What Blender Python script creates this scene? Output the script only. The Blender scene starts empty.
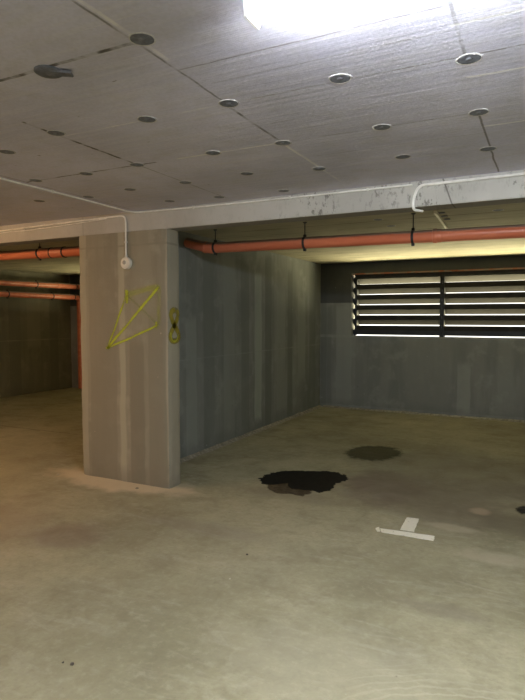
import bpy, bmesh, math, random
from mathutils import Vector, Matrix, noise as mn
random.seed(7)
S = bpy.context.scene
COL = S.collection

# ------------------------------------------------------------------ camera
F, H = 560.0, 1.5
pitch = math.atan(33/560.0)
yaw = math.atan(284.5/560*math.cos(pitch))
cam = bpy.data.cameras.new('camera'); co = bpy.data.objects.new('camera', cam); COL.objects.link(co)
cam.sensor_fit = 'VERTICAL'; cam.sensor_height = 24; cam.lens = 24*F/700; cam.clip_start = .02
co.location = (0, 0, H); co.rotation_euler = (math.pi/2-pitch, 0, yaw)
S.camera = co

# ------------------------------------------------------------------ node helpers
class NT:
    def __init__(s, name):
        s.m = bpy.data.materials.new(name); s.m.use_nodes = True
        s.t = s.m.node_tree; s.n = s.t.nodes; s.l = s.t.links
        s.b = s.n['Principled BSDF']; s.out = s.n['Material Output']
        tc = s.n.new('ShaderNodeTexCoord'); s.P = tc.outputs['Object']; s.UV = tc.outputs['UV']
        s._xyz = None
    def put(s, v, sock):
        if isinstance(v, bpy.types.NodeSocket): s.l.new(v, sock)
        elif isinstance(v, (tuple, list)) and len(v) == 3 and sock.type == 'RGBA': sock.default_value = (*v, 1)
        else: sock.default_value = v
    def xyz(s):
        if not s._xyz:
            n = s.n.new('ShaderNodeSeparateXYZ'); s.l.new(s.P, n.inputs[0]); s._xyz = n.outputs
        return s._xyz
    def ma(s, op, a, b=0, c=None, clamp=False):
        n = s.n.new('ShaderNodeMath'); n.operation = op; n.use_clamp = clamp
        s.put(a, n.inputs[0]); s.put(b, n.inputs[1])
        if c is not None: s.put(c, n.inputs[2])
        return n.outputs[0]
    def mp(s, scale, loc=(0,0,0)):
        n = s.n.new('ShaderNodeMapping'); n.inputs['Scale'].default_value = scale; n.inputs['Location'].default_value = loc
        s.l.new(s.P, n.inputs[0]); return n.outputs[0]
    def noise(s, scale=1, sc=(1,1,1), detail=4, rough=.55, loc=(0,0,0), dist=0):
        n = s.n.new('ShaderNodeTexNoise'); n.inputs['Scale'].default_value = scale; n.inputs['Detail'].default_value = detail
        n.inputs['Roughness'].default_value = rough; n.inputs['Distortion'].default_value = dist
        s.l.new(s.mp(sc, loc), n.inputs['Vector']); return n.outputs[0]
    def ss(s, v, a, b, lo=0., hi=1.):
        n = s.n.new('ShaderNodeMapRange'); n.interpolation_type = 'SMOOTHSTEP'
        s.put(v, n.inputs[0]); s.put(a, n.inputs[1]); s.put(b, n.inputs[2]); s.put(lo, n.inputs[3]); s.put(hi, n.inputs[4])
        return n.outputs[0]
    def mix(s, f, a, b, mode='MIX'):
        n = s.n.new('ShaderNodeMix'); n.data_type = 'RGBA'; n.blend_type = mode
        s.put(f, n.inputs[0]); s.put(a, n.inputs[6]); s.put(b, n.inputs[7]); return n.outputs[2]
    def bump(s, h, strength=.3, dist=.01, normal=None):
        n = s.n.new('ShaderNodeBump'); n.inputs['Strength'].default_value = strength; n.inputs['Distance'].default_value = dist
        s.put(h, n.inputs['Height'])
        if normal is not None: s.l.new(normal, n.inputs['Normal'])
        return n.outputs[0]
    def fin(s, col=None, rough=None, normal=None, metal=None):
        if col is not None: s.put(col, s.b.inputs['Base Color'])
        if rough is not None: s.put(rough, s.b.inputs['Roughness'])
        if normal is not None: s.l.new(normal, s.b.inputs['Normal'])
        if metal is not None: s.put(metal, s.b.inputs['Metallic'])
        return s.m
    def band(s, v, c, w, soft):        # 1 inside |v-c|<w
        d = s.ma('ABSOLUTE', s.ma('SUBTRACT', v, c))
        return s.ss(d, w, w+soft, 1., 0.)
    def rng(s, v, a, b, soft=.01):
        return s.ma('MULTIPLY', s.ss(v, a-soft, a+soft), s.ss(v, b-soft, b+soft, 1., 0.))
    def blob(s, x, y, rx, ry, amt=.5, soft=.35, seed=0, scale=3, ax=(0,1)):
        X = s.xyz(); n = s.noise(scale, loc=(seed*3.1, seed*1.7, 0), detail=5)
        dx = s.ma('DIVIDE', s.ma('SUBTRACT', X[ax[0]], x), rx); dy = s.ma('DIVIDE', s.ma('SUBTRACT', X[ax[1]], y), ry)
        d = s.ma('SQRT', s.ma('ADD', s.ma('MULTIPLY', dx, dx), s.ma('MULTIPLY', dy, dy)))
        d = s.ma('ADD', d, s.ma('MULTIPLY', s.ma('SUBTRACT', n, .5), amt*2))
        return s.ss(d, 1-soft, 1+soft, 1., 0.)

def simple(name, col, rough=.5, metal=0, vary=.12, nscale=12, bump=.0):
    s = NT(name); n = s.noise(nscale, detail=5)
    c = s.mix(s.ss(n, .3, .7), tuple(v*(1-vary) for v in col), tuple(min(1, v*(1+vary)) for v in col))
    nm = s.bump(s.noise(nscale*6), bump, .003) if bump else None
    return s.fin(c, rough, nm, metal)

# ---- concrete ceiling (front): formwork panels on a 0.95 x 0.6 grid
def m_ceiling():
    s = NT('board_marked_ceiling_concrete'); X, Y, Z = s.xyz()
    wob = s.ma('MULTIPLY', s.ma('SUBTRACT', s.noise(6, detail=4), .5), .018)
    x = s.ma('ADD', X, wob); y = s.ma('ADD', Y, wob)
    big = s.noise(1.3, detail=6); mid = s.noise(7, detail=6, loc=(4, 2, 0)); fine = s.noise(60, detail=3)
    streak = s.noise(2.2, sc=(.7, 14, 1), detail=6, rough=.65)
    streak2 = s.noise(3, sc=(.5, 45, 1), detail=4, rough=.6, loc=(3, 8, 0))
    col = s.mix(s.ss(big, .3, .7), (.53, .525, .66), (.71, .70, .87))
    col = s.mix(s.ss(mid, .45, .75, 0, .35), col, (.46, .44, .45))
    col = s.mix(s.ss(streak, .4, .65, 0, .35), col, (.72, .71, .78))
    col = s.mix(s.ma('MULTIPLY', s.ss(streak2, .62, .74), .30), col, (.80, .79, .80))
    col = s.mix(s.ss(fine, .35, .7, 0, .12), col, (.22, .21, .21))
    # panel tone differences
    brk = s.noise(9, detail=5, loc=(1, 5, 2)); brk2 = s.noise(3.0, detail=4, loc=(7, 5, 2))
    def seg_y(col, yc, x0, x1, w, c, k, thr=(.35, .6), bn=brk):    # line along x
        m = s.ma('MULTIPLY', s.band(y, yc, w, .006), s.rng(X, x0, x1))
        m = s.ma('MULTIPLY', m, s.ss(bn, thr[0], thr[1], .15, k)); return s.mix(m, col, c)
    def seg_x(col, xc, y0, y1, w, c, k, thr=(.35, .6), bn=brk):
        m = s.ma('MULTIPLY', s.band(x, xc, w, .006), s.rng(Y, y0, y1))
        m = s.ma('MULTIPLY', m, s.ss(bn, thr[0], thr[1], .15, k)); return s.mix(m, col, c)
    dk = (.045, .035, .03); lt = (.90, .89, .89)
    col = seg_y(col, 1.535, -2.75, -1.25, .006, dk, .95)
    col = seg_y(col, 2.74, -3.2, -2.1, .005, dk, .85)
    col = seg_y(col, 2.74, -1.95, -1.25, .003, lt, .8, (.45, .55), brk2)
    col = seg_y(col, 2.74, -1.25, -.3, .002, dk, .55)
    col = seg_y(col, 2.14, -1.25, 1.5, .001, dk, .6)
    col = seg_y(col, 2.14, -2.2, -1.25, .002, lt, .8, (.5, .6), brk2)
    col = seg_y(col, 1.775, -1.25, -.3, .001, dk, .6)
    col = seg_y(col, 3.33, -1.25, 1.5, .002, lt, .5, (.5, .6), brk2)
    for yy in (1.9, 2.33, 2.95): col = seg_y(col, yy, -.3, 1.2, .004, lt, .75, (.3, .5), brk2)
    for yy in (1.93, 2.45, 3.05): col = seg_y(col, yy, -1.2, -.3, .001, dk, .3)
    for yy in (.9, .3, -.5, -1.4): col = seg_y(col, yy, -3.2, 1.5, .003, dk, .6)
    col = seg_x(col, -1.255, -3, 2.2, .002, dk, .7)
    col = seg_x(col, -1.235, .9, 1.7, .005, lt, .6)
    col = seg_x(col, -1.27, 2.15, 2.74, .004, dk, .7)
    col = seg_x(col, -1.275, 2.74, 3.7, .005, lt, .7, (.3, .55))
    col = seg_x(col, -.28, -3, 2.2, .003, dk, .55)
    col = seg_x(col, -.30, 2.7, 3.9, .002, dk, .75, (.2, .4))
    col = seg_x(col, -2.235, 1.9, 2.75, .006, dk, .95, (.38, .55))
    col = seg_x(col, -2.235, 2.75, 3.8, .002, dk, .5)
    col = seg_x(col, -3.2, -2, 3.8, .003, dk, .5)
    # scattered rust or grime specks
    sp = s.noise(14, detail=2, loc=(9, 1, 0), sc=(1, 2.2, 1))
    col = s.mix(s.ss(sp, .74, .80, 0, .7), col, (.06, .05, .04))
    sp2 = s.noise(11, detail=3, loc=(2, 19, 0), sc=(.6, 2, 1))
    col = s.mix(s.ss(sp2, .72, .78, 0, .6), col, (.84, .83, .84))
    h = s.ma('ADD', s.ma('MULTIPLY', streak, 1.), s.ma('MULTIPLY', fine, .35))
    h = s.ma('ADD', h, s.ma('MULTIPLY', mid, .8))
    return s.fin(col, s.ss(big, .3, .7, .5, .68), s.bump(h, .35, .008))

def m_ceiling_back():
    s = NT('rough_board_ceiling_concrete'); X, Y, Z = s.xyz()
    big = s.noise(1.5, detail=6); st = s.noise(3, sc=(.5, 9, 1), detail=7, rough=.65); fine = s.noise(50)
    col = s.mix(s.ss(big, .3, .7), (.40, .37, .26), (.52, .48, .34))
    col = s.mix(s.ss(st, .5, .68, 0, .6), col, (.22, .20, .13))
    yy = s.ma('FRACT', s.ma('DIVIDE', s.ma('ADD', Y, s.ma('MULTIPLY', st, .03)), .33))
    br = s.noise(2.5, loc=(8, 8, 1))
    col = s.mix(s.ma('MULTIPLY', s.band(yy, .5, .012, .02), s.ss(br, .35, .6)), col, (.06, .05, .03))
    h = s.ma('ADD', st, s.ma('MULTIPLY', fine, .3))
    return s.fin(col, .75, s.bump(h, .5, .012))

# ---- wall concrete with vertical formwork bands; axis 0 or 1 = the horizontal direction on the wall
def m_wall(name, ax, base, bands, seams=(), shade_z=None):
    s = NT(name); X = s.xyz(); u = X[ax]; z = X[2]
    sc = (1, 1, .12) 
    wob = s.ma('MULTIPLY', s.ma('SUBTRACT', s.noise(4, sc=(1, 1, .6)), .5), .05)
    uu = s.ma('ADD', u, wob)
    big = s.noise(1.2, detail=6); vs = s.noise(6, sc=sc, detail=6, rough=.6); fine = s.noise(70, detail=3)
    mid = s.noise(5, detail=7, loc=(3, 3, 3))
    col = s.mix(s.ss(big, .3, .7), tuple(c*.88 for c in base), tuple(c*1.1 for c in base))
    col = s.mix(s.ss(vs, .4, .65, 0, .6), col, tuple(c*.72 for c in base))
    col = s.mix(s.ss(mid, .5, .68, 0, .5), col, tuple(c*1.28 for c in base))
    bn = s.noise(2.2, sc=(1, 1, .5), detail=5, loc=(5, 0, 1))
    for (c, w, k, z0, z1) in bands:
        m = s.ma('MULTIPLY', s.band(uu, c, w, .02), s.rng(s.ma('ADD', z, s.ma('MULTIPLY', bn, .3)), z0+.15, z1+.15, .06))
        f = s.ma('MULTIPLY', m, s.ss(bn, .2, .55, .55, 1.0))
        tgt = tuple(min(.8, v*(1+k)) for v in base)
        col = s.mix(s.ma('MULTIPLY', f, .8), col, tgt)
    for (zz, w, k) in seams:
        f = s.ma('MULTIPLY', s.band(s.ma('ADD', z, s.ma('MULTIPLY', wob, .4)), zz, w, .006), s.ss(mid, .35, .6, .3, 1))
        col = s.mix(s.ma('MULTIPLY', f, .7), col, tuple(v*(1+k) for v in base))
    if shade_z is not None:      # painted shade of beam and pipe: dark bluish tone above a straight line
        col = s.mix(s.ss(s.ma('ADD', z, s.ma('MULTIPLY', wob, .3)), shade_z-.006, shade_z+.006, 0, .85), col, (.055, .06, .075))
    # grime splash near the floor and pin holes
    g = s.ss(s.ma('ADD', z, s.ma('MULTIPLY', mid, .25)), .14, .34, .45, 0)
    col = s.mix(g, col, tuple(v*.62 for v in base))
    ph = s.noise(22, detail=1, loc=(1, 2, 9)); col = s.mix(s.ss(ph, .80, .83, 0, .7), col, tuple(v*1.7 for v in base))
    ph = s.noise(26, detail=1, loc=(11, 2, 9)); col = s.mix(s.ss(ph, .80, .83, 0, .7), col, tuple(v*.35 for v in base))
    h = s.ma('ADD', s.ma('MULTIPLY', vs, .6), s.ma('ADD', s.ma('MULTIPLY', fine, .3), s.ma('MULTIPLY', mid, .7)))
    return s.fin(col, .8, s.bump(h, .6, .010))

def m_floor():
    s = NT('dusty_stained_floor_concrete'); X, Y, Z = s.xyz()
    big = s.noise(.7, detail=7, rough=.6); mid = s.noise(3, detail=7, rough=.62, loc=(4, 4, 0), dist=.4)
    fine = s.noise(45, detail=4); sw = s.noise(2.6, sc=(1, 3.2, 1), detail=7, rough=.65, dist=1.2, loc=(2, 6, 0))
    a, b = (.28, .26, .165), (.46, .43, .285)
    col = s.mix(s.ss(big, .32, .68), a, b)
    col = s.mix(s.ss(mid, .45, .72, 0, .42), col, (.20, .18, .115))
    col = s.mix(s.ss(sw, .5, .72, 0, .35), col, (.55, .52, .41))
    col = s.mix(s.ss(fine, .35, .75, 0, .3), col, (.24, .21, .16))
    mott = s.noise(17, detail=8, rough=.7, loc=(5, 9, 1)); col = s.mix(s.ss(mott, .50, .66, 0, .22), col, (.58, .54, .40)); col = s.mix(s.ss(mott, .48, .34, 0, .28), col, (.19, .17, .11))
    # purple-brown damp traces of parked cars
    for (x, y, rx, ry, c, k, sd) in [
        (-1.25, 4.85, .38, .42, (.17, .135, .115), .75, 1), (-.65, 4.6, .45, .5, (.20, .17, .13), .65, 2),
        (-.15, 4.35, .28, .22, (.16, .14, .10), .75, 3), (-1.9, 4.25, .5, .14, (.25, .22, .16), .5, 4),
        (-.7, 5.6, .9, .7, (.20, .185, .14), .5, 5), (-2.1, 3.3, .5, .12, (.27, .24, .18), .45, 6),
        (-3.7, 2.6, .6, .5, (.30, .24, .17), .5, 7), (-2.9, 2.75, .25, .2, (.22, .17, .13), .6, 9),
        (-.15, 5.2, .5, .25, (.2, .18, .14), .5, 10), (-.45, 2.9, .2, .07, (.22, .20, .15), .5, 11)]:
        col = s.mix(s.ma('MULTIPLY', s.blob(x, y, rx, ry, .75, .5, sd, 3.2), k), col, c)
    for (x, y, rx, ry, c, k, sd) in [
        (-.42, 4.55, .07, .07, (.50, .38, .28), .7, 12), (-.55, 4.1, .2, .06, (.55, .49, .37), .5, 13),
        (-1.95, 4.62, .12, .04, (.5, .46, .36), .5, 14), (-.8, 2.2, .5, .3, (.56, .53, .41), .25, 15),
        (-.2, 3.7, .3, .1, (.55, .50, .38), .5, 17)]:
        col = s.mix(s.ma('MULTIPLY', s.blob(x, y, rx, ry, .9, .5, sd, 6), k), col, c)
    # pale mortar dust spilled round the pillar foot
    col = s.mix(s.ma('MULTIPLY', s.blob(-3.45, 3.93, .74, .27, .5, .28, 8, 5), .85), col, (.68, .58, .42))
    # arcs swept by tyres / trowel
    rx = s.ma('SUBTRACT', X, .2); ry = s.ma('SUBTRACT', Y, 1.2)
    d = s.ma('SQRT', s.ma('ADD', s.ma('MULTIPLY', rx, rx), s.ma('MULTIPLY', ry, ry)))
    arc = s.ma('SINE', s.ma('MULTIPLY', s.ma('ADD', d, s.ma('MULTIPLY', mid, .12)), 150))
    am = s.ma('MULTIPLY', s.ss(arc, .3, 1), s.blob(-.25, 2.05, .35, .3, .7, .5, 21, 3))
    col = s.mix(s.ma('MULTIPLY', am, .3), col, (.66, .61, .47))
    # dark specks, small scratches
    sp = s.noise(9, sc=(1.4, 1, 1), detail=2, loc=(3, 1, 5)); col = s.mix(s.ss(sp, .745, .79, 0, .65), col, (.10, .085, .06))
    sp = s.noise(24, detail=1, loc=(3, 21, 5)); col = s.mix(s.ss(sp, .80, .84, 0, .75), col, (.08, .07, .05))
    sp = s.noise(20, detail=1, loc=(13, 21, 5)); col = s.mix(s.ss(sp, .81, .85, 0, .6), col, (.7, .66, .54))
    # crack line across the left bay
    wob = s.ma('MULTIPLY', s.ma('SUBTRACT', mid, .5), .12)
    cr = s.ma('MULTIPLY', s.band(s.ma('ADD', s.ma('ADD', Y, s.ma('MULTIPLY', X, -.02)), wob), 5.35, .004, .012), s.ss(X, -4.2, -3.8, 1., 0.))
    col = s.mix(s.ma('MULTIPLY', cr, .7), col, (.10, .08, .06))
    h = s.ma('ADD', s.ma('MULTIPLY', mid, 1.), s.ma('MULTIPLY', fine, .35)); h = s.ma('ADD', h, s.ma('MULTIPLY', sw, .6))
    return s.fin(col, s.ss(mid, .3, .7, .5, .75), s.bump(h, .3, .006))

def m_pipe():
    s = NT('orange_sewer_plastic'); g = s.n.new('ShaderNodeNewGeometry'); sep = s.n.new('ShaderNodeSeparateXYZ'); s.l.new(g.outputs['True Normal'], sep.inputs[0])
    n = s.noise(9, detail=5); n2 = s.noise(3, sc=(.6, 4, 4))
    col = s.mix(s.ss(n2, .35, .65), (.62, .165, .085), (.70, .22, .12))
    # settled grey dust lies on the upper side
    d = s.ss(s.ma('ADD', sep.outputs[2], s.ma('MULTIPLY', n, .3)), .50, .85, 0, .9)
    col = s.mix(d, col, (.24, .215, .19))
    return s.fin(col, s.ma('ADD', .34, s.ma('MULTIPLY', d, .5)))

M = {}
M['ceil'] = m_ceiling(); M['ceil_b'] = m_ceiling_back(); M['floor'] = m_floor(); M['pipe'] = m_pipe()
M['pillar'] = m_wall('pillar_concrete', 0, (.31, .285, .225),
    [(-3.405, .024, .38, -.2, 2.3), (-3.02, .08, -.2, -.2, 1.5), (-3.87, .035, .25, -.2, 2.3), (-3.60, .11, -.2, -.2, 2.0), (-3.24, .07, -.28, -.2, 1.3), (-2.89, .02, .3, -.2, 2.3), (-3.75, .03, -.2, -.2, 2.0)],
    [(2.13, .006, -.2)])
M['wside'] = m_wall('side_wall_concrete', 1, (.245, .264, .258),
    [(4.95, .09, .25, -.2, 1.5), (5.3, .10, -.22, .0, 2.2), (5.75, .12, .12, -.2, 2.2), (6.15, .09, -.28, .1, 2.2), (6.5, .09, .5, .15, 2.05), (6.80, .09, -.35, -.2, 2.3), (7.2, .13, .12, .2, 1.9), (7.52, .08, -.35, 0., 2.2), (7.95, .14, .2, .5, 1.8), (8.4, .12, -.25, -.2, 2.2)],
    [(1.05, .004, .2)])
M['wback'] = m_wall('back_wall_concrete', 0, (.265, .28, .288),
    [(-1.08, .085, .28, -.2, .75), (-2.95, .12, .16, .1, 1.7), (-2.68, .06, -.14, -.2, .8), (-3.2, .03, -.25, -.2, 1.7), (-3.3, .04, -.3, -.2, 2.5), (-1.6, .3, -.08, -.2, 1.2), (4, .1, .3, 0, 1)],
    [(1.19, .02, .25), (.03, .03, .35)], shade_z=1.73)
M['wleft'] = m_wall('left_wall_concrete', 1, (.20, .19, .13),
    [(7.35, .12, -.25, -.2, 2.3), (8.3, .1, -.3, -.2, 2.3), (6.5, .1, -.25, -.2, 2.3), (7.8, .15, .15, .9, 2.1), (5.6, .1, -.25, 0, 2.3), (4.2, .1, -.2, 0, 2.3)],
    [(1.05, .006, .5)])
M['wplain'] = m_wall('plain_wall_concrete', 0, (.33, .32, .29), [(k, .1, -.15, -.2, 2.4) for k in (-7, -4, -1.2, 1.4, 3.4)], [(1.2, .005, .3)])
M['beam'] = None
def m_beam():
    s = NT('pale_flaking_beam_concrete'); X, Y, Z = s.xyz()
    big = s.noise(2, detail=6); fine = s.noise(60); st = s.noise(30, sc=(1, 1, .5), detail=6, rough=.75)
    col = s.mix(s.ss(big, .3, .7), (.42, .41, .39), (.52, .51, .49))
    gate = s.ma('MULTIPLY', s.ss(s.noise(2.2, detail=3, loc=(6, 0, 0)), .42, .56), s.ss(X, -2.1, -1.6))
    col = s.mix(s.ma('MULTIPLY', s.ss(st, .53, .60), s.ma('ADD', .08, s.ma('MULTIPLY', gate, .65))), col, (.12, .11, .10))
    col = s.mix(s.ma('MULTIPLY', s.ss(Y, 3.925, 3.95), .75), col, (.22, .21, .20))   # darker behind the front face: underside and back
    cr = s.ma('ADD', X, s.ma('MULTIPLY', Z, .35))
    col = s.mix(s.ma('MULTIPLY', s.band(cr, .205, .003, .004), .7), col, (.08, .07, .06))
    col = s.mix(s.ma('MULTIPLY', s.band(X, -3.85, .002, .003), .5), col, (.1, .1, .09))
    h = s.ma('ADD', s.ma('MULTIPLY', fine, .3), s.ma('MULTIPLY', st, .6))
    return s.fin(col, .8, s.bump(h, .4, .006))
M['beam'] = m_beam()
M['conduit'] = simple('white_plastic_conduit', (.84, .83, .80), .45)
M['box'] = simple('white_junction_plastic', (.70, .69, .65), .4)
M['socket'] = simple('grey_box_insert', (.34, .34, .33), .5)
M['capd'] = simple('slate_grey_cap_plastic', (.15, .16, .20), .55, 0, .25, 40)
M['capc'] = simple('worn_cap_centre', (.17, .18, .22), .6, 0, .3, 40)
M['caprim'] = simple('pale_cement_rim', (.56, .55, .56), .85, 0, .2, 60, .3)
M['steel'] = simple('dark_zinc_steel', (.10, .10, .11), .45, .6)
M['strap'] = simple('black_pipe_clamp', (.03, .03, .035), .5, .2)
M['louvre'] = simple('grey_louvre_steel', (.036, .035, .036), .7, .0, .12, 6); M['louvre'].node_tree.nodes['Principled BSDF'].inputs['Specular IOR Level'].default_value = .1
M['frame'] = simple('dark_navy_steel_frame', (.028, .032, .045), .55, .2)
M['white'] = simple('white_lamp_housing', (.8, .8, .8), .4)
M['mortar'] = simple('crumbly_pale_mortar', (.31, .29, .24), .95, 0, .3, 25, .8)
M['chip_d'] = simple('dark_stone', (.07, .06, .05), .9, 0, .3, 60, .5)
M['chip_l'] = simple('pale_cement_crumb', (.6, .56, .46), .95, 0, .2, 60, .5)
M['yard'] = simple('sunlit_gravel_ground', (.50, .45, .33), .95, 0, .2, 3)
M['leaf'] = simple('hedge_leaf_green', (.16, .22, .06), .8, 0, .4, 4)
M['stripmetal'] = simple('pale_metal_strip', (.85, .82, .68), .5, .1)

def m_rust():
    s = NT('rusty_painted_angle_steel'); n = s.noise(7, sc=(1, 4, 4), detail=6, rough=.7)
    return s.fin(s.mix(s.ss(n, .42, .58), (.30, .27, .24), (.42, .13, .075)), .7)
M['rust'] = m_rust()
def m_paint():
    s = NT('worn_white_floor_paint'); n = s.noise(38, detail=5, rough=.7); n2 = s.noise(8, detail=3)
    c = s.mix(s.ss(n2, .3, .7), (.90, .87, .74), (.95, .92, .82))
    return s.fin(s.mix(s.ss(n, .60, .68), c, (.36, .32, .24)), .7)
M['paint'] = m_paint()
def m_oil(name, c1, c2, rough, edge=0., alpha=1.):
    s = NT(name); n = s.noise(14, detail=6, rough=.65); c = s.mix(s.ss(n, .4, .65), c1, c2); s.fin(c, rough); s.b.inputs['Specular IOR Level'].default_value = .15
    sep = s.n.new('ShaderNodeSeparateXYZ'); s.l.new(s.UV, sep.inputs[0])      # u = 0 rim .. 1 centre
    a = s.ss(s.ma('ADD', sep.outputs[0], s.ma('MULTIPLY', s.ma('SUBTRACT', n, .5), 1.4)), .15, .15+edge+.02, 0, alpha)
    s.put(a, s.b.inputs['Alpha']); return s.m
M['oil'] = m_oil('black_oil_film', (.006, .006, .006), (.012, .011, .010), .6, .12)
M['oilrim'] = m_oil('brown_oil_rim', (.07, .055, .035), (.14, .11, .075), .6, .35, .85)
M['damp'] = m_oil('faint_oil_soak', (.075, .075, .045), (.11, .10, .065), .7, .5, .7)
M['scuff'] = m_oil('dark_rubber_smear', (.02, .02, .02), (.06, .055, .045), .6, .5, .9)
def m_spray(name, c, k, edge=.15):
    s = NT(name); sep = s.n.new('ShaderNodeSeparateXYZ'); s.l.new(s.UV, sep.inputs[0])
    n = s.noise(60, detail=4); n2 = s.noise(9, detail=3)
    v = s.ma('ABSOLUTE', s.ma('SUBTRACT', s.ma('MULTIPLY', sep.outputs[1], 2), 1))
    a = s.ss(s.ma('ADD', v, s.ma('MULTIPLY', s.ma('SUBTRACT', n, .5), .7)), edge, 1.0, 1, 0)
    a = s.ma('MULTIPLY', a, s.ss(n2, .25, .6, k*.5, k))
    s.fin(c, .7); s.put(a, s.b.inputs['Alpha']); return s.m
M['spray'] = m_spray('lime_spray_paint', (.58, .66, .04), .75)
M['spraythin'] = m_spray('thin_lime_spray_paint', (.50, .56, .05), .4)
M['spray8'] = m_spray('olive_spray_paint', (.30, .25, .02), 1., .55)
M['spray8b'] = m_spray('bright_olive_spray_paint', (.55, .55, .03), .9, .4)
def m_emit(name, c, k):
    m = bpy.data.materials.new(name); m.use_nodes = True; t = m.node_tree; t.nodes.remove(t.nodes['Principled BSDF'])
    e = t.nodes.new('ShaderNodeEmission'); e.inputs[0].default_value = (*c, 1); e.inputs[1].default_value = k
    t.links.new(e.outputs[0], t.nodes['Material Output'].inputs[0]); return m
M['tube'] = m_emit('cool_fluorescent_glow', (.88, .92, .92), 60)
M['tube_w'] = m_emit('warm_fluorescent_glow', (1.0, .58, .26), 46)
M['tube_n'] = m_emit('neutral_fluorescent_glow', (.95, .96, .86), 26)

# ------------------------------------------------------------------ mesh helpers
def link(name, bm, m, parent=None, smooth=False):
    me = bpy.data.meshes.new(name); bmesh.ops.recalc_face_normals(bm, faces=bm.faces[:]); bm.to_mesh(me); bm.free()
    me.materials.append(m)
    if smooth:
        me.polygons.foreach_set('use_smooth', [True]*len(me.polygons))
        try: me.set_sharp_from_angle(angle=math.radians(40))
        except Exception: pass
    o = bpy.data.objects.new(name, me); COL.objects.link(o)
    if parent: o.parent = parent; 
    return o
def empty(name, loc):
    o = bpy.data.objects.new(name, None); COL.objects.link(o); o.location = loc; o.empty_display_size = .05; return o
def tag(o, label, cat, group=None):
    o['label'] = label; o['category'] = cat
    if group: o['group'] = group
    return o
def part(name, bm, m, root, smooth=False, label=None):     # geometry given in world space
    bmesh.ops.translate(bm, verts=bm.verts[:], vec=-Vector(wloc(root)))
    o = link(name, bm, m, root, smooth)
    if label: o['label'] = label
    return o
def wloc(o):
    v = Vector(o.location)
    while o.parent: o = o.parent; v += Vector(o.location)
    return v
def thing(name, bm, m, label, cat, group=None, smooth=False, origin=None):
    if origin: bmesh.ops.translate(bm, verts=bm.verts[:], vec=-Vector(origin))
    o = link(name, bm, m, None, smooth)
    if origin: o.location = origin
    return tag(o, label, cat, group)
def struct(name, bm, m):
    o = link(name, bm, m); o['kind'] = 'structure'; return o
def box(bm, x0, x1, y0, y1, z0, z1, bev=0):
    r = bmesh.ops.create_cube(bm, size=1)['verts']
    bmesh.ops.scale(bm, verts=r, vec=(x1-x0, y1-y0, z1-z0)); bmesh.ops.translate(bm, verts=r, vec=((x0+x1)/2, (y0+y1)/2, (z0+z1)/2))
    if bev:
        es = list({e for v in r for e in v.link_edges}); bmesh.ops.bevel(bm, geom=es, offset=bev, segments=2, affect='EDGES')
    return bm
def nb(): return bmesh.new()
def rbox(*a, **k): return box(nb(), *a, **k)
def smooth_path(pts, n=6):
    pts = [Vector(p) for p in pts]; out = []
    for i in range(len(pts)-1):
        p0 = pts[max(0, i-1)]; p1 = pts[i]; p2 = pts[i+1]; p3 = pts[min(len(pts)-1, i+2)]
        for k in range(n):
            t = k/n
            out.append(.5*((2*p1)+(p2-p0)*t+(2*p0-5*p1+4*p2-p3)*t*t+(3*p1-p0-3*p2+p3)*t**3))
    out.append(pts[-1]); return out
def fillet(pts, r, n=6):
    pts = [Vector(p) for p in pts]; out = [pts[0]]
    for i in range(1, len(pts)-1):
        a = (pts[i-1]-pts[i]); b = (pts[i+1]-pts[i]); rr = min(r, a.length*.49, b.length*.49)
        A = pts[i]+a.normalized()*rr; B = pts[i]+b.normalized()*rr
        for k in range(n+1):
            t = k/n; out.append(A*(1-t)**2+pts[i]*2*t*(1-t)+B*t*t)
    out.append(pts[-1]); return out
def tube(bm, pts, r, seg=16, cap=True):
    pts = [Vector(p) for p in pts]; rs = r if isinstance(r, list) else [r]*len(pts)
    T = []
    for i in range(len(pts)):
        a = pts[max(0, i-1)]; b = pts[min(len(pts)-1, i+1)]; T.append((b-a).normalized())
    ref = Vector((0, 0, 1)) if abs(T[0].z) < .9 else Vector((0, 1, 0))
    N = (ref-T[0]*ref.dot(T[0])).normalized(); rings = []
    for i, p in enumerate(pts):
        N = (N-T[i]*N.dot(T[i])).normalized(); B = T[i].cross(N)
        rings.append([bm.verts.new(p+(N*math.cos(q)+B*math.sin(q))*rs[i]) for q in [2*math.pi*k/seg for k in range(seg)]])
    for a, b in zip(rings, rings[1:]):
        for k in range(seg): bm.faces.new((a[k], a[(k+1) % seg], b[(k+1) % seg], b[k]))
    if cap: bm.faces.new(rings[0][::-1]); bm.faces.new(rings[-1])
    return bm
def lathe(bm, prof, center, axis='Z', seg=24):      # prof: (radius, height) closed at both ends
    c = Vector(center); rings = []
    def P(r, h, q):
        a, b = r*math.cos(q), r*math.sin(q)
        return c+Vector({'Z': (a, b, h), 'Y': (a, h, b), 'X': (h, a, b)}[axis])
    for r, h in prof:
        if r == 0: rings.append([bm.verts.new(P(0, h, 0))])
        else: rings.append([bm.verts.new(P(r, h, 2*math.pi*k/seg)) for k in range(seg)])
    for a, b in zip(rings, rings[1:]):
        for k in range(seg):
            q = (k+1) % seg
            if len(a) == 1: bm.faces.new((a[0], b[k], b[q]))
            elif len(b) == 1: bm.faces.new((a[k], a[q], b[0]))
            else: bm.faces.new((a[k], a[q], b[q], b[k]))
    return bm
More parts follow.
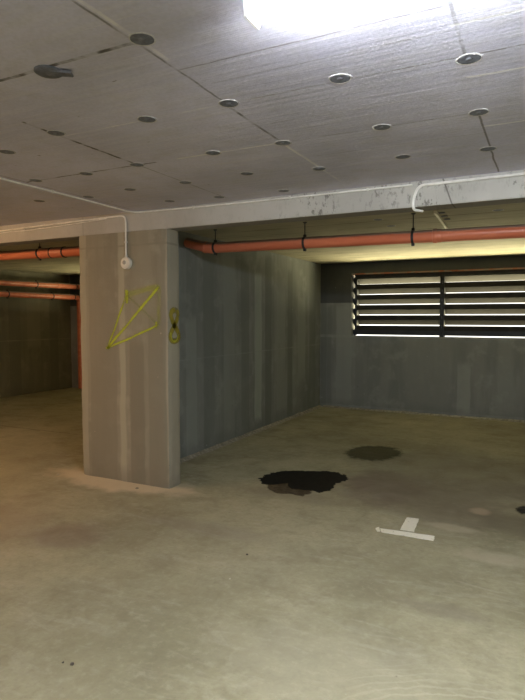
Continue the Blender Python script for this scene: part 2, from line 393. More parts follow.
def ribbon(bm, pts, w, n, lift=.0012):   # flat painted stroke with u along, v across; pts on a plane, n its normal
    n = Vector(n); uv = bm.loops.layers.uv.verify(); pts = [Vector(p) for p in pts]; prev = None
    for i, p in enumerate(pts):
        t = (pts[min(i+1, len(pts)-1)]-pts[max(i-1, 0)]).normalized(); s_ = t.cross(n)
        ww = w[i] if isinstance(w, list) else w
        cur = (bm.verts.new(p+n*lift+s_*ww/2), bm.verts.new(p+n*lift-s_*ww/2))
        if prev:
            f = bm.faces.new((prev[0], cur[0], cur[1], prev[1]))
            for lp, q in zip(f.loops, ((i-1, 0), (i, 0), (i, 1), (i-1, 1))): lp[uv].uv = (q[0]/len(pts), q[1])
        prev = cur
    return bm

# ------------------------------------------------------------------ dimensions
ZC, ZCB = 2.42, 2.375           # ceiling in front of / behind the beam
ZB = 2.25                       # underside of the beam
BY0, BY1 = 3.92, 4.105          # beam front/back
XL, XR, YF, YB = -9.0, 5.0, -4.0, 8.757
WX = -3.36                      # face of the dividing wall

# ------------------------------------------------------------------ the shell
struct('floor', rbox(XL-.3, XR+.3, YF-.3, YB+.3, -.2, 0), M['floor'])
struct('ceiling', rbox(XL-.3, XR+.3, YF-.3, BY0+.02, ZC, ZC+.25), M['ceil'])
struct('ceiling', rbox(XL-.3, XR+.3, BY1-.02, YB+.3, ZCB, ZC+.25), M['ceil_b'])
struct('wall_left', rbox(XL-.2, XL, YF, YB, 0, ZC), M['wleft'])
struct('wall_right', rbox(XR, XR+.2, YF, YB, 0, ZC), M['wleft'])
struct('wall_front', rbox(XL, XR, YF-.2, YF, 0, ZC), M['wplain'])
struct('wall_side', rbox(WX-.2, WX, BY1+.002, YB, 0, ZCB), M['wside'])
WZ0, WZ1 = 1.195, 2.20
WIN = [(-2.83, 1.6), (-8.0, -4.4)]
b = nb(); T = .24
box(b, XL-.2, XR+.2, YB, YB+T, -.1, WZ0); box(b, XL-.2, XR+.2, YB, YB+T, WZ1, ZC+.1)
for x0, x1 in ((XL-.2, -8.0), (-4.4, -2.83), (1.6, XR+.2)): box(b, x0, x1, YB, YB+T, WZ0, WZ1)
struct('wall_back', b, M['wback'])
# crumbly mortar fillet along the foot of the dividing wall
def fillet_strip(name, p0, p1, nrm, w, h, n=90, seed=0):
    bm = nb(); p0, p1, nrm = Vector(p0), Vector(p1), Vector(nrm); rows = []
    for i in range(n+1):
        p = p0.lerp(p1, i/n); k = mn.noise(Vector((i*.21, seed, 0)))*.5+mn.noise(Vector((i*.9, seed, 3)))*.3
        ww = w*(1+k*.8); hh = h*(1+k*.7)
        rows.append([bm.verts.new(p+Vector((0, 0, -.004))), bm.verts.new(p+Vector((0, 0, hh))), bm.verts.new(p+nrm*ww*.45+Vector((0, 0, hh*.45))), bm.verts.new(p+nrm*ww+Vector((0, 0, -.004)))])
    for a, c in zip(rows, rows[1:]):
        for k in range(4): bm.faces.new((a[k], a[(k+1) % 4], c[(k+1) % 4], c[k]))
    bm.faces.new(rows[0]); bm.faces.new(rows[-1][::-1])
    o = link(name, bm, M['mortar']); o['kind'] = 'structure'; return o
fillet_strip('trim_1', (WX, BY1+.03, 0), (WX, YB-.01, 0), (1, 0, 0), .055, .03, 110, 1)
fillet_strip('trim_2', (WX+.06, YB, 0), (XR, YB, 0), (0, -1, 0), .04, .025, 130, 5)

# ------------------------------------------------------------------ beam and pillar
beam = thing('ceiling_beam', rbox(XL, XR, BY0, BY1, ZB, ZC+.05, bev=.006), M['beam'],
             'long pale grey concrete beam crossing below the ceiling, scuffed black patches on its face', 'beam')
PX0, PX1, PY0, PY1 = -3.915, -2.9, BY0+.001, BY1-.001
bm = nb(); N = 26
# pillar: slightly irregular arrises, small chips at the foot
xs = [PX0+(PX1-PX0)*i/16 for i in range(17)]; ys = [PY0, PY0+.05, PY0+.1, PY0+.14, PY1]
loop = [(x, PY0) for x in xs]+[(PX1, y) for y in ys[1:]]+[(x, PY1) for x in xs[::-1][1:]]+[(PX0, y) for y in ys[::-1][1:-1]]
rings = []
cx, cy = (PX0+PX1)/2, (PY0+PY1)/2
for k in range(N+1):
    z = -.002+(ZB+.004)*k/N; ring = []
    for (x, y) in loop:
        corner = (x in (xs[0], xs[-1])) and (y in (PY0, PY1))
        a = .0015*mn.noise(Vector((x*6, y*6, z*5)))
        if corner: a += .006+.006*max(0, mn.noise(Vector((x*3+9, y, z*9))))
        if z < .12 and y == PY0: a += .02*max(0, mn.noise(Vector((x*9, 2, z*12)))+.1)*(1-z/.12)
        d = Vector((x-cx, y-cy, 0)); dx = (1 if d.x > 0 else -1)*(1 if x in (xs[0], xs[-1]) else 0); dy = (1 if d.y > 0 else -1)*(1 if y in (PY0, PY1) else 0)
        ring.append(bm.verts.new((x-dx*a, y-dy*a, z)))
    rings.append(ring)
L = len(loop)
for a, c in zip(rings, rings[1:]):
    for k in range(L): bm.faces.new((a[k], a[(k+1) % L], c[(k+1) % L], c[k]))
bm.faces.new(rings[0][::-1]); bm.faces.new(rings[-1])
pillar = thing('concrete_pillar', bm, M['pillar'], 'wide grey concrete pillar with lime spray paint, standing under the beam', 'pillar')
def gp(x, z): return Vector((x, PY0, z))
def stroke(bm, a, b, w, n=10, wob=.006):
    pts = [gp(a[0]+(b[0]-a[0])*i/n+wob*mn.noise(Vector((i*.4, a[0]*7, 0))), a[1]+(b[1]-a[1])*i/n+wob*mn.noise(Vector((i*.4, a[1]*7, 5)))) for i in range(n+1)]
    ribbon(bm, pts, w, (0, -1, 0))
# five-stroke kite figure
A = (-3.60, 1.30); Bp = (-3.375, 1.70); Cc = (-2.985, 1.76); D = (-3.02, 1.42)
A = (-3.575, 1.215); Bp = (-3.345, 1.70); Cc = (-2.985, 1.765); D = (-3.0, 1.43)
bm = nb(); stroke(bm, A, Bp, .038); stroke(bm, A, Cc, .048); stroke(bm, A, D, .036)
stroke(bm, (-3.345, 1.74), (-3.345, 1.62), .06, 4); stroke(bm, (A[0]-.02, A[1]), (A[0]+.03, A[1]+.01), .045, 3); stroke(bm, (-3.02, 1.46), (-3.02, 1.40), .04, 3)
for v in bm.verts: v.co.y -= .0005*(v.index % 3)
sp = part('spray_paint_drawing', bm, M['spray'], pillar, label='lime spray-painted kite figure of crossing lines')
bm = nb(); stroke(bm, Bp, Cc, .08); stroke(bm, Bp, D, .03); stroke(bm, Cc, D, .045)
part('faint_spray_stroke', bm, M['spraythin'], pillar, label='faint lime spray strokes closing the figure')
bm = nb(); pts = []
yc = (PY0+PY1)/2+.012
for i in range(41):
    t = i/40*2*math.pi
    z = 1.425+.135*math.cos(t); y = yc-.008+(.052 if math.cos(t) > 0 else .064)*math.sin(2*t)
    pts.append(Vector((PX1, y, z)))
ribbon(bm, pts, .064, (1, 0, 0), .002)
part('spray_paint_digit', bm, M['spray8'], pillar, label='olive spray-painted figure 8 on the narrow side')
bm = nb(); pts2 = [Vector((PX1, yc-.008+.055*math.sin(q), 1.355+.068*math.cos(q))) for q in [math.pi*.55+math.pi*1.0*i/16 for i in range(17)]]
ribbon(bm, pts2, .026, (1, 0, 0), .0028)
part('spray_paint_highlight', bm, M['spray8b'], pillar, label='brighter yellow run in the loop of the 8')

# ------------------------------------------------------------------ round formwork caps in the ceiling
GC = 'round dark discs set in the ceiling'
def cap(x, y, z, label, r=.041, kind=0):
    root = tag(empty('ceiling_disc', (x, y, z)), label, 'ceiling disc', GC)
    tilt = 1.0
    bm = lathe(nb(), [(r*.70, .0005), (r*1.12, .0005), (r*1.09, -.0015), (r*1.0, -.002), (r*.97, -.001), (r*.70, -.0003)], (x, y, z), 'Z', 28)
    for v in bm.verts:
        k = mn.noise(Vector((v.co.x*40, v.co.y*40, x)))*.004; v.co.x += k; v.co.y += k*.6
    part('cement_rim', bm, M['caprim'], root, True)
    bm = lathe(nb(), [(0, .0005), (r*.97, .0005), (r*.98, -.0012), (r*.93, -.0018), (r*.5, -.0016), (r*.45, -.0014), (0, -.0014)], (x, y, z), 'Z', 28)
    part('disc', bm, M['capd'], root, True)
    bm = lathe(nb(), [(0, -.001), (r*.30, -.001), (r*.30, -.0022), (r*.24, -.0028), (0, -.0028)], (x, y, z), 'Z', 16)
    part('centre_plug', bm, M['capc'], root, True)
    return root
C = [
 (-1.222, 1.527, 'dark disc at the joint crossing left of the lamp end, nearest the lamp'),
 (-.738, 2.118, 'blue-grey disc in the bright ceiling area straight below the lamp'),
 (-.273, 2.168, 'large blue-grey disc near the upper right corner, where two ceiling joints cross'),
 (-1.248, 2.141, 'dark disc on the long diagonal joint, down left of the lamp'),
 (-1.687, 2.136, 'lone dark disc amid a plain ceiling panel, left of the diagonal joint'),
 (-2.218, 2.087, 'dark disc on the blotchy black joint at the left, without neighbours'),
 (-2.711, 2.195, 'dark disc at the left edge of the ceiling, above the white conduit'),
 (-1.271, 2.746, 'dark disc where the diagonal joint turns into a pale crack'),
 (-.739, 2.739, 'blue-grey disc between the diagonal joint and the right hand crack'),
 (-.298, 2.741, 'smudged disc at the upper end of the dark crack on the right'),
 (-1.697, 2.731, 'dark disc at the end of a short white scratch, left of the pale crack'),
 (-2.237, 2.732, 'small dark disc where the two blotchy black joints meet on the left'),
 (-2.666, 2.750, 'small dark disc on the black joint left of where both black joints meet'),
 (-.763, 3.291, 'dark disc above the bend of the hooked conduit on the right'),
 (-1.288, 3.315, 'dark disc on the pale crack just above the scuffed part of the beam'),
 (-.313, 3.350, 'dark disc on the lower end of the right hand crack, near the beam'),
 (-1.744, 3.218, 'small dark disc between the pale crack and the pillar, right one of two'),
 (-2.233, 3.235, 'small dark disc above the narrow right side of the pillar'),
 (-2.711, 3.229, 'small dark disc above the round junction box, away from the beam'),
 (-3.10, 2.73, 'small dark disc just above the ceiling conduit near the left picture edge'),
 (-3.62, 3.22, 'dark disc below the ceiling conduit, near the left picture edge'),
 (-3.16, 3.28, 'small dark disc touching the ceiling conduit before it reaches the beam'),
 (-2.70, 3.69, 'flat disc almost touching the beam conduit above the right side of the pillar'),
 (-2.27, 3.74, 'flat disc almost touching the beam conduit, a little right of the pillar'),
 (-1.74, 3.77, 'flat disc almost touching the beam conduit where the black scuffs begin'),
]
for x, y, l in C: cap(x, y, ZC, l)
for x, y, l in [(-.43, 4.70, 'light-rimmed disc behind the beam right of the pale strip, nearer the beam'),
                (-.38, 5.02, 'light-rimmed disc right of the pale strip, just above the orange pipe'),
                (-1.38, 5.02, 'light-rimmed disc behind the beam left of the hooked conduit, nearer the beam'),
                (-1.36, 5.42, 'light-rimmed disc behind the beam left of the hooked conduit, nearer the pipe')]:
    cap(x, y, ZCB, l)
# the broken, half detached cap on the left joint
root = tag(empty('ceiling_disc', (-1.667, 1.56, ZC)), 'broken dark disc hanging half loose from the black joint, upper left of the ceiling', 'ceiling disc', GC)
bm = lathe(nb(), [(0, 0), (.052, 0), (.052, -.006), (.045, -.010), (0, -.008)], (-1.69, 1.56, ZC), 'Z', 26)
part('disc', bm, M['capd'], root, True)
bm = nb(); box(bm, -1.70, -1.60, 1.555, 1.60, ZC-.012, ZC-.004, bev=.003); bmesh.ops.rotate(bm, verts=bm.verts[:], cent=(-1.65, 1.57, ZC-.006), matrix=Matrix.Rotation(.55, 3, 'Z') @ Matrix.Rotation(.06, 3, 'Y'))
part('loose_flap', bm, M['capc'], root, True)

# ------------------------------------------------------------------ conduits
def clip(bm, p, axis, r):
    x, y, z = p
    if axis == 'X': box(bm, x-.008, x+.008, y-r*1.5, y+r*1.5, z-r*1.5, z+r*1.5, bev=.002)
    elif axis == 'Y': box(bm, x-r*1.5, x+r*1.5, y-.008, y+.008, z-r*1.5, z+r*1.5, bev=.002)
    else: box(bm, x-r*1.5, x+r*1.5, y-r*1.5, y+r*1.5, z-.008, z+.008, bev=.002)
    return bm
r = .0065; zt = ZC-.0115; yb = BY0-.0125
c1 = tag(empty('cable_conduit', (-3.25, 3.0, ZC)), 'thin white conduit crossing the ceiling at left, then following the beam', 'conduit')
pth = fillet([(-3.225, YF+.05, zt), (-3.225, 3.3, zt), (-3.25, 3.88, zt), (-3.13, yb, zt-.002), (-2.2, yb, zt-.012), (-.84, yb, zt-.012)], .12, 8)
part('conduit_run', tube(nb(), pth, r, 10), M['conduit'], c1, True)
for p, a in [((-3.225, 2.99, zt), 'Y'), ((-3.225, 1.9, zt), 'Y'), ((-2.62, yb, zt-.008), 'X'), ((-1.75, yb, zt-.012), 'X'), ((-1.15, yb, zt-.012), 'X')]:
    part('conduit_clip', clip(nb(), p, a, r), M['box'], c1)
c2 = tag(empty('cable_conduit', (-3.4, yb, 2.3)), 'white conduit on the left beam, bending down the pillar to the junction box', 'conduit')
pth = fillet([(XL+.02, yb, 2.39), (-5.0, yb, 2.368), (-4.1, yb, 2.383), (-3.335, yb, 2.394), (-3.335, yb, 2.03)], .06, 8)
part('conduit_run', tube(nb(), pth, .0075, 10), M['conduit'], c2, True)
pth = smooth_path([(XL+.02, yb, 2.37), (-5.0, yb, 2.348), (-4.4, yb, 2.352), (-3.9, yb, 2.366), (-3.55, yb-.004, 2.381)], 6)
part('loose_cable', tube(nb(), pth, .004, 8), M['conduit'], c2, True)
for p in [(-3.335, yb, 2.16), (-4.6, yb, 2.372), (-5.6, yb, 2.374)]:
    part('conduit_clip', clip(nb(), p, 'Z' if p[0] > -3.4 else 'X', .0075), M['box'], c2)
c3 = tag(empty('cable_conduit', (-.8, yb, 2.35)), 'thicker white conduit at right along the beam, hooking down under its edge', 'conduit')
y3 = BY0-.013
pth = fillet([(XR, y3, 2.385), (-.1, y3, 2.392), (-.80, y3, 2.388), (-.832, y3, 2.30), (-.832, y3-.002, 2.228), (-.79, y3+.10, 2.232)], .07, 8)
part('conduit_run', tube(nb(), pth, .0095, 12), M['conduit'], c3, True)
for xx in (-.1, .9, 1.9): part('conduit_clip', clip(nb(), (xx, y3, 2.391), 'X', .0085), M['box'], c3)
# junction box
jb = tag(empty('junction_box', (-3.33, PY0, 1.975)), 'small round white junction box on the pillar at the end of the conduit', 'junction box')
part('box_body', lathe(nb(), [(0, -.001), (.052, -.001), (.054, -.022), (.050, -.034), (.036, -.036), (0, -.036)], (-3.33, PY0, 1.975), 'Y', 28), M['box'], jb, True)
part('centre_insert', lathe(nb(), [(0, -.0355), (.018, -.0355), (.018, -.041), (.013, -.043), (0, -.043)], (-3.337, PY0, 1.98), 'Y', 20), M['socket'], jb, True, 'grey centre insert')
part('inlet', tube(nb(), [(-3.335, yb, 2.045), (-3.335, yb, 2.012)], .012, 14), M['box'], jb, True)

# ------------------------------------------------------------------ orange pipes
def pipe_thing(label, group, pts, R, fil=.12, sockets=(), clamps=(), ztop=ZCB, rod=True, wall=None, seals=()):
    root = tag(empty('drain_pipe', pts[0]), label, 'pipe', group)
    p = fillet(pts, fil, 10)
    part('pipe_run', tube(nb(), p, R, 26), M['pipe'], root, True)
    def at(t, axis):
        best = None
        for a, c in zip(p, p[1:]):
            lo, hi = min(a[axis], c[axis]), max(a[axis], c[axis])
            if lo-1e-6 <= t <= hi+1e-6 and hi-lo > 1e-6:
                k = (t-a[axis])/(c[axis]-a[axis]); return a.lerp(c, k), (c-a).normalized()
        return Vector(p[0]), Vector((1, 0, 0))
    for t, axis, ln in sockets:
        q, d = at(t, axis)
        part('pipe_socket', tube(nb(), [q-d*ln/2, q-d*(ln/2-.004), q-d*(ln/2-.03), q-d*(ln/2-.034), q+d*(ln/2-.004), q+d*ln/2], [R*1.02, R*1.16, R*1.16, R*1.08, R*1.08, R*1.02], 26), M['pipe'], root, True)
    for t, axis in seals:
        q, d = at(t, axis); part('rubber_seal', tube(nb(), [q-d*.008, q-d*.007, q+d*.007, q+d*.008], [R*1.02, R*1.13, R*1.13, R*1.02], 26), M['strap'], root, True, 'dark seal ring')
    for t, axis in clamps:
        q, d = at(t, axis)
        bm = tube(nb(), [q-d*.011, q-d*.010, q+d*.010, q+d*.011], [R*1.03, R*1.10, R*1.10, R*1.03], 26)
        s_ = Vector((-d.y, d.x, 0)).normalized() if abs(d.z) < .9 else Vector((1, 0, 0))
        for sg in (-1, 1):
            c0 = q+Vector((0, 0, sg*(R*1.1+.008)))
            box(bm, c0.x-.012, c0.x+.012, c0.y-.012, c0.y+.012, c0.z-.011, c0.z+.011, bev=.002)
        cl = part('pipe_clamp', bm, M['strap'], root, True, 'dark band clamp')
        bm = tube(nb(), [q+Vector((0, 0, R*1.1+.012)), Vector((q.x, q.y, ztop+.002))], .005, 10)
        lathe(bm, [(0, .0), (.02, .0), (.02, -.005), (.009, -.012), (0, -.012)], (q.x, q.y, ztop), 'Z', 14)
        if wall is not None:
            bm.free(); bm = tube(nb(), [Vector((wall-.002, q.y, q.z)), q-Vector((R*1.06, 0, 0))], .008, 10)
        if rod: part('hanger_rod', bm, M['steel'], cl, True, 'thin steel hanger rod') if False else part2('hanger_rod', bm, M['steel'], cl)
    return root
def part2(name, bm, m, par):
    bmesh.ops.translate(bm, verts=bm.verts[:], vec=-wloc(par)); return link(name, bm, m, par, True)
PY = 4.85
pipe_thing('long orange drain pipe hanging behind the beam right of the pillar', None,
    [(WX+.012, PY+.03, 2.27), (-3.22, PY+.01, 2.235), (-3.06, PY, 2.195), (XR-.02, PY, 2.118)], .052, .1,
    sockets=[(-3.07, 0, .11), (-.83, 0, .07), (2.2, 0, .1)], clamps=[(-2.99, 0), (-2.02, 0), (-1.03, 0), (.6, 0), (2.9, 0)])
pipe_thing('short visible orange pipe under the beam left of the pillar, uppermost of the left pipes', None,
    [(XL+.02, 4.5, 2.238), (-3.62, 4.5, 2.196)], .053, .1,
    sockets=[(-4.87, 0, .36)], seals=[(-4.88, 0), (-4.69, 0)], clamps=[(-5.07, 0), (-6.6, 0), (-8, 0)])
GL = None
px = XL+.36
pipe_thing('copper-orange pipe on the far left wall, upper one of the two parallel pipes', GL,
    [(px, .8, 2.07), (px, 8.70, 2.123)], .055, .1, sockets=[(8.1, 1, .10)], clamps=[(7.56, 1), (8.55, 1), (5.5, 1)], wall=XL)
pipe_thing('orange pipe on the far left wall, lower one, turning down beside the pillar', GL,
    [(px, .8, 1.93), (px, 8.66, 1.905), (px, 8.66, .012)], .055, .09, sockets=[], clamps=[(6.92, 1), (7.94, 1), (8.50, 1), (4.6, 1)], wall=XL)

# pale strip on the rear ceiling
st = tag(empty('metal_strip', (-.87, 5.0, ZCB)), 'pale narrow metal strip fixed to the rear ceiling beyond the hooked conduit', 'metal strip')
bm = rbox(-.012, .012, 0, .95, -.022, 0.0, bev=.002)
bmesh.ops.rotate(bm, verts=bm.verts[:], cent=(0, 0, 0), matrix=Matrix.Rotation(.05, 3, 'Z')); bmesh.ops.translate(bm, verts=bm.verts[:], vec=(-.845, 4.80, ZCB))
part('strip', bm, M['stripmetal'], st)
for k in range(3):
    bm = rbox(-.835-.004*k, -.785-.004*k, 4.90+.17*k, 4.935+.17*k, ZCB-.008, ZCB, bev=.002)
    part('fixing_lug', bm, M['capd'], st, label='small dark lug')

# ------------------------------------------------------------------ louvred windows
def louvre(idx, x0, x1, mulls):
    root = empty('window_%d' % idx, ((x0+x1)/2, YB+.1, WZ0)); root['kind'] = 'structure'
    ya, yc_ = YB+.045, YB+.075
    za, zb = WZ0+.022, WZ1-.012
    fx0, fx1 = x0+.045, x1-.045
    bm = nb(); t = .035
    box(bm, fx0, fx0+t, ya, ya+.15, za, zb); box(bm, fx1-t, fx1, ya, ya+.15, za, zb)
    box(bm, fx0+t, fx1-t, ya, yc_, zb-.075, zb); box(bm, fx0+t, fx1-t, ya, yc_, za, za+.075)
    part('window_frame', bm, M['frame'], root)
    bm = nb()
    for k in range(6):
        for xa in (x0, fx1): 
            r_ = bmesh.ops.create_cube(bm, size=1)['verts']; bmesh.ops.scale(bm, verts=r_, vec=(.05, .012, .10)); bmesh.ops.rotate(bm, verts=r_, cent=(0, 0, 0), matrix=Matrix.Rotation(-.45, 3, 'Y'))
            bmesh.ops.translate(bm, verts=r_, vec=(xa+.023, ya+.06, za+.03+k*.168))
    part('added_gap_plate', bm, M['frame'], root)  # added plates: gaps between them imitate slanted dashes of sunlight on the reveal
    part('lintel_angle', rbox(x0+.002, x1-.002, YB-.006, YB+.20, WZ1-.022, WZ1-.001), M['rust'], root, label='rusty steel angle under the lintel')
    xs_ = [fx0+t]+mulls+[fx1-t]
    for m in mulls:
        bm = nb(); box(bm, m-.032, m-.005, ya-.008, ya+.14, za-.02, zb-.005); box(bm, m+.005, m+.032, ya-.008, ya+.14, za-.02, zb-.005)
        for k in range(7): box(bm, m-.005, m+.005, ya, yc_, za+.02+k*.135, za+.115+k*.135)
        part('mullion', bm, M['frame'], root)
    z0, z1 = za+.075, zb-.075
    n = 5; p = (z1-z0)/n
    for a, c in zip(xs_, xs_[1:]):
        a += .030 if a in mulls else 0; c -= .030 if c in mulls else 0
        bm = nb()
        for k in range(n+1):
            zl = z0+k*p                    # inner lip bottom of this blade
            # cross-section: lip (inner, vertical) then blade sloping down to the outside
            yi, yo = ya+.004, ya+.135
            prof = [(yi, zl-.006), (yi, zl+.068), (yi+.004, zl+.072), (yo, zl-p+.090), (yo, zl-p+.086), (yi+.004, zl+.064), (yi+.004, zl-.006)]
            if k == 0: prof = [(yi, zl-.004), (yi, zl+.068), (yi+.004, zl+.072), (yo, zl-.03), (yo, zl-.034), (yi+.004, zl+.064), (yi+.004, zl-.004)]
            if k == n: prof = [(yi, zl-.004), (yi, zl+.004), (yi+.004, zl+.004), (yo, zl-p+.086), (yo, zl-p+.082), (yi+.004, zl-.004)]
            s0 = [bm.verts.new((a, y, z)) for y, z in prof]; s1 = [bm.verts.new((c, y, z)) for y, z in prof]
            q = len(prof)
            for i in range(q): bm.faces.new((s0[i], s0[(i+1) % q], s1[(i+1) % q], s1[i]))
            bm.faces.new(s0[::-1]); bm.faces.new(s1)
        part('louvre_blades', bm, M['louvre'], root)
louvre(1, -2.83, 1.6, [-1.42, 0.0])
louvre(2, -8.0, -4.4, [-6.2])

# ------------------------------------------------------------------ outside the louvres
struct('trim_3', rbox(-14, 10, YB+T+.002, 22, -.35, -.2), M['yard'])['kind'] = 'structure'

# ------------------------------------------------------------------ floor markings, stains, crumbs
pm = tag(empty('parking_bay_mark', (-.85, 3.9, 0)), 'white T-shaped paint mark worn on the garage floor', 'floor marking')
def poly(pts, z=.0022, sub=10, jag=.003, seed=0):
    out = []
    for i in range(len(pts)):
        a, c = Vector(pts[i]), Vector(pts[(i+1) % len(pts)])
        for k in range(sub):
            p = a.lerp(c, k/sub); j = Vector((mn.noise(Vector((p.x*45, p.y*45, seed))), mn.noise(Vector((p.x*45, p.y*45, seed+9)))))*jag
            out.append(p+j)
    bm = nb(); lo = [bm.verts.new((p.x, p.y, 0.0003)) for p in out]; hi = [bm.verts.new((p.x, p.y, z)) for p in out]
    bm.faces.new(hi); n = len(out)
    for i in range(n): bm.faces.new((lo[i], lo[(i+1) % n], hi[(i+1) % n], hi[i]))
    bmesh.ops.triangulate(bm, faces=[f for f in bm.faces if len(f.verts) > 4]); return bm
def fz(x, y):                                     # floor point seen at photo pixel (measuring aid, evaluated once to metres)
    fw0 = Vector((-math.sin(yaw), math.cos(yaw), 0)); rr = Vector((math.cos(yaw), math.sin(yaw), 0)); zz = Vector((0, 0, 1))
    fw = fw0*math.cos(pitch)-zz*math.sin(pitch); up = fw0*math.sin(pitch)+zz*math.cos(pitch)
    d = fw*F+rr*(x-262.5)-up*(y-350); t = -H/d.z; return Vector((d.x*t, d.y*t))
part('cross_bar', poly([fz(380, 528.4), fz(381.5, 532.2), fz(433.3, 541), fz(434.6, 536.2)], jag=.007), M['paint'], pm)
part('stem', poly([fz(400, 529.8), fz(406.7, 517.5), fz(419, 519), fz(413.8, 532)], .0020, jag=.007, seed=4), M['paint'], pm)
part('paint_crumb', poly([fz(375.2, 528.2), fz(377, 531.6), fz(380.3, 531.5), fz(379.3, 527.4)], jag=.006, seed=7), M['paint'], pm)

def stain(name, pix, m, label, cat, parent=None, z=.0014, seed=0, jag=.02, reach=.09):
    pts = [fz(*p) for p in pix]; out = []
    for i in range(len(pts)):
        p0, p1, p2, p3 = pts[i-1], pts[i], pts[(i+1) % len(pts)], pts[(i+2) % len(pts)]
        for k in range(6):
            t = k/6; p = .5*((2*p1)+(p2-p0)*t+(2*p0-5*p1+4*p2-p3)*t*t+(3*p1-p0-3*p2+p3)*t**3)
            out.append(p+Vector((mn.noise(Vector((p.x*14, p.y*14, seed))), mn.noise(Vector((p.x*14, p.y*14, seed+5)))))*jag)
    bm = nb(); uv = bm.loops.layers.uv.verify(); c = sum(out, Vector((0, 0)))/len(out)
    R_ = sum((p-c).length for p in out)/len(out); k = max(.1, 1-reach/R_)
    o_ = [bm.verts.new((p.x, p.y, z)) for p in out]; i_ = [bm.verts.new((c.x+(p.x-c.x)*k, c.y+(p.y-c.y)*k, z)) for p in out]; n = len(out)
    cv = bm.verts.new((c.x, c.y, z))
    for j in range(n):
        f = bm.faces.new((o_[j], o_[(j+1) % n], i_[(j+1) % n], i_[j]))
        for lp, u in zip(f.loops, (0, 0, 1, 1)): lp[uv].uv = (u, 0)
        f = bm.faces.new((i_[j], i_[(j+1) % n], cv))
        for lp in f.loops: lp[uv].uv = (1, 0)
    if parent: return part(name, bm, m, parent, label=label)
    c = sum(out, Vector((0, 0)))/len(out)
    return thing(name, bm, m, label, cat, origin=(c.x, c.y, 0))
def zp(x, y): return (240+x/2.917, 440+y/2.917)
oil = tag(empty('oil_stain', (*fz(303, 482), 0)), 'black glossy oil stain on the floor, larger and darker one near the dividing wall', 'stain')
stain('oil_film', [zp(*p) for p in [(52,112),(75,99),(115,91),(165,88),(215,90),(262,90),(300,97),(322,110),(308,122),(283,130),(268,150),(235,156),(208,149),(178,147),(142,140),(136,124),(108,130),(78,132),(54,128)]], M['oil'], 'black film', '', oil, .0022, 1, .014, .09)
stain('brown_edge', [zp(*p) for p in [(70,124),(130,118),(170,135),(215,140),(210,160),(180,166),(140,160),(100,156),(74,142)]], M['oilrim'], 'thin brown edge of the oil', '', oil, .0012, 2, .02, .09)
stain('damp_stain', [zp(*p) for p in [(292,40),(312,24),(350,15),(400,14),(450,18),(482,30),(486,45),(450,58),(400,65),(350,62),(310,54)]], M['damp'], 'faint olive-brown stain on the floor behind the black oil patch', 'stain', None, .0015, 3, .04, .17)
stain('tyre_smear', [(511,510),(514,507),(521,505),(533,504),(548,507),(550,513),(535,516),(522,515),(514,514)], M['scuff'], 'black rubber smear on the floor at the right picture edge', 'stain', None, .0015, 4, .05, .1)
def crumb(x, y, s, m, label, seed, name='concrete_crumb', cat='debris'):
    p = fz(x, y); bm = nb(); bmesh.ops.create_icosphere(bm, subdivisions=2, radius=s)
    for v in bm.verts:
        v.co *= 1+.35*mn.noise(v.co.normalized()*1.6+Vector((seed, 0, 0))); v.co.z *= .5
    mz = min(v.co.z for v in bm.verts)
    for v in bm.verts: v.co.z -= mz
    o = link(name, bm, m); o.location = (p.x, p.y, 0); return tag(o, label, cat)
crumb(72, 665, .009, M['chip_d'], 'larger dark pebble on the floor at the lower left', 1, 'dark_pebble', 'pebble')
crumb(63, 663, .0055, M['chip_d'], 'smaller dark pebble just left of the larger one at the lower left', 2, 'dark_pebble', 'pebble')
crumb(247, 555, .008, M['chip_d'], 'dark pebble alone in the middle of the floor, below the black oil stain', 3, 'dark_pebble', 'pebble')
crumb(58, 475, .013, M['chip_l'], 'pale crumb on the floor left of the pillar foot', 4)
crumb(137, 489, .014, M['mortar'], 'cement crumb against the front of the pillar foot', 5)
crumb(230, 579, .006, M['chip_l'], 'tiny pale crumb on open floor below the dark pebble', 6)
crumb(315, 407.5, .035, M['chip_d'], 'dark lump lying in the far corner of the two walls', 7)

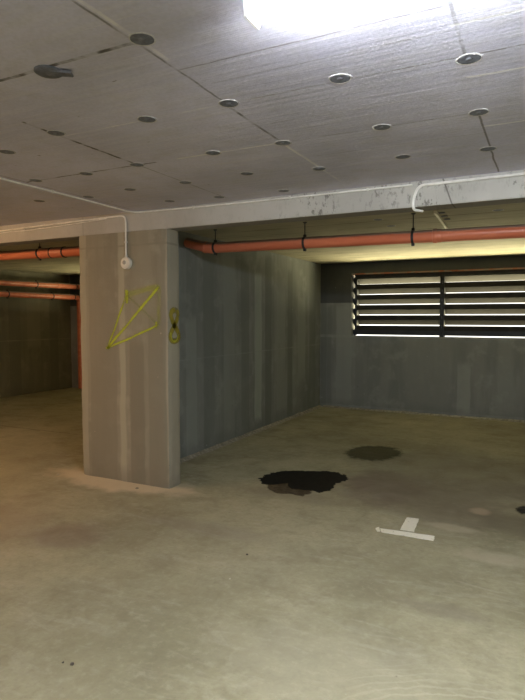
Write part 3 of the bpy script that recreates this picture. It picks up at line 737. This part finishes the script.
# ------------------------------------------------------------------ lamps
def lamp(x0, x1, y, em, label, group=None, w=.048):
    root = tag(empty('ceiling_lamp', ((x0+x1)/2, y, ZC)), label, 'lamp', group)
    bm = rbox(x0, x1, y-w*1.25, y+w*1.25, ZC-.040, ZC+.001, bev=.004); part('housing', bm, M['white'], root)
    bm = nb(); ring0 = []; n = 12
    n = 20; sec = [(y+w*math.sin(2*math.pi*k/n), ZC-.052-w*.95*math.cos(2*math.pi*k/n)) for k in range(n)]
    s0 = [bm.verts.new((x0+.012, a, c)) for a, c in sec]; s1 = [bm.verts.new((x1-.012, a, c)) for a, c in sec]
    for k in range(n): bm.faces.new((s0[k], s0[(k+1) % n], s1[(k+1) % n], s1[k]))
    bm.faces.new(s0[::-1]); bm.faces.new(s1)
    part('diffuser', bm, em, root, True, 'glowing diffuser')
    for xe in (x0, x1-.014):
        part('end_cap', rbox(xe, xe+.014, y-w*.8, y+w*.8, ZC-.10, ZC-.010, bev=.003), M['white'], root)
    return root
lamp(-.765, .50, 1.43, M['tube'], 'glowing white fluorescent lamp on the ceiling at the top of the picture')
lamp(-6.4, -5.1, 1.6, M['tube_w'], 'warm fluorescent lamp on the ceiling of the left aisle, outside the picture')
lamp(-1.6, -.3, -1.8, M['tube_n'], 'neutral fluorescent lamp on the ceiling behind the viewer')

def area(name, loc, target, sx, sy, col, power):
    L_ = bpy.data.lights.new(name, 'AREA'); L_.shape = 'RECTANGLE'; L_.size = sx; L_.size_y = sy; L_.color = col; L_.energy = power
    o = bpy.data.objects.new(name, L_); COL.objects.link(o); o.location = loc
    o.rotation_euler = (Vector(target)-Vector(loc)).to_track_quat('-Z', 'Y').to_euler(); return o
# daylight bounced up off the sunlit yard, through the louvres
area('yard_bounce_light', (-.6, YB+4.9, -.19), (-.6, YB+4.9, 5), 5.6, 9.0, (1.0, .88, .50), 1700)
area('yard_bounce_light', (-6.4, YB+2.9, -.19), (-6.4, YB+2.9, 5), 5.4, 5.0, (1.0, .88, .45), 550)

W = bpy.data.worlds.new('daylight'); S.world = W; W.use_nodes = True
bg = W.node_tree.nodes['Background']; bg.inputs[0].default_value = (1.0, .97, .88, 1); bg.inputs[1].default_value = .8

S.view_settings.view_transform = 'Standard'; S.view_settings.look = 'None'; S.view_settings.gamma = 1
S.view_settings.use_curve_mapping = False; S.view_settings.exposure = 1.58
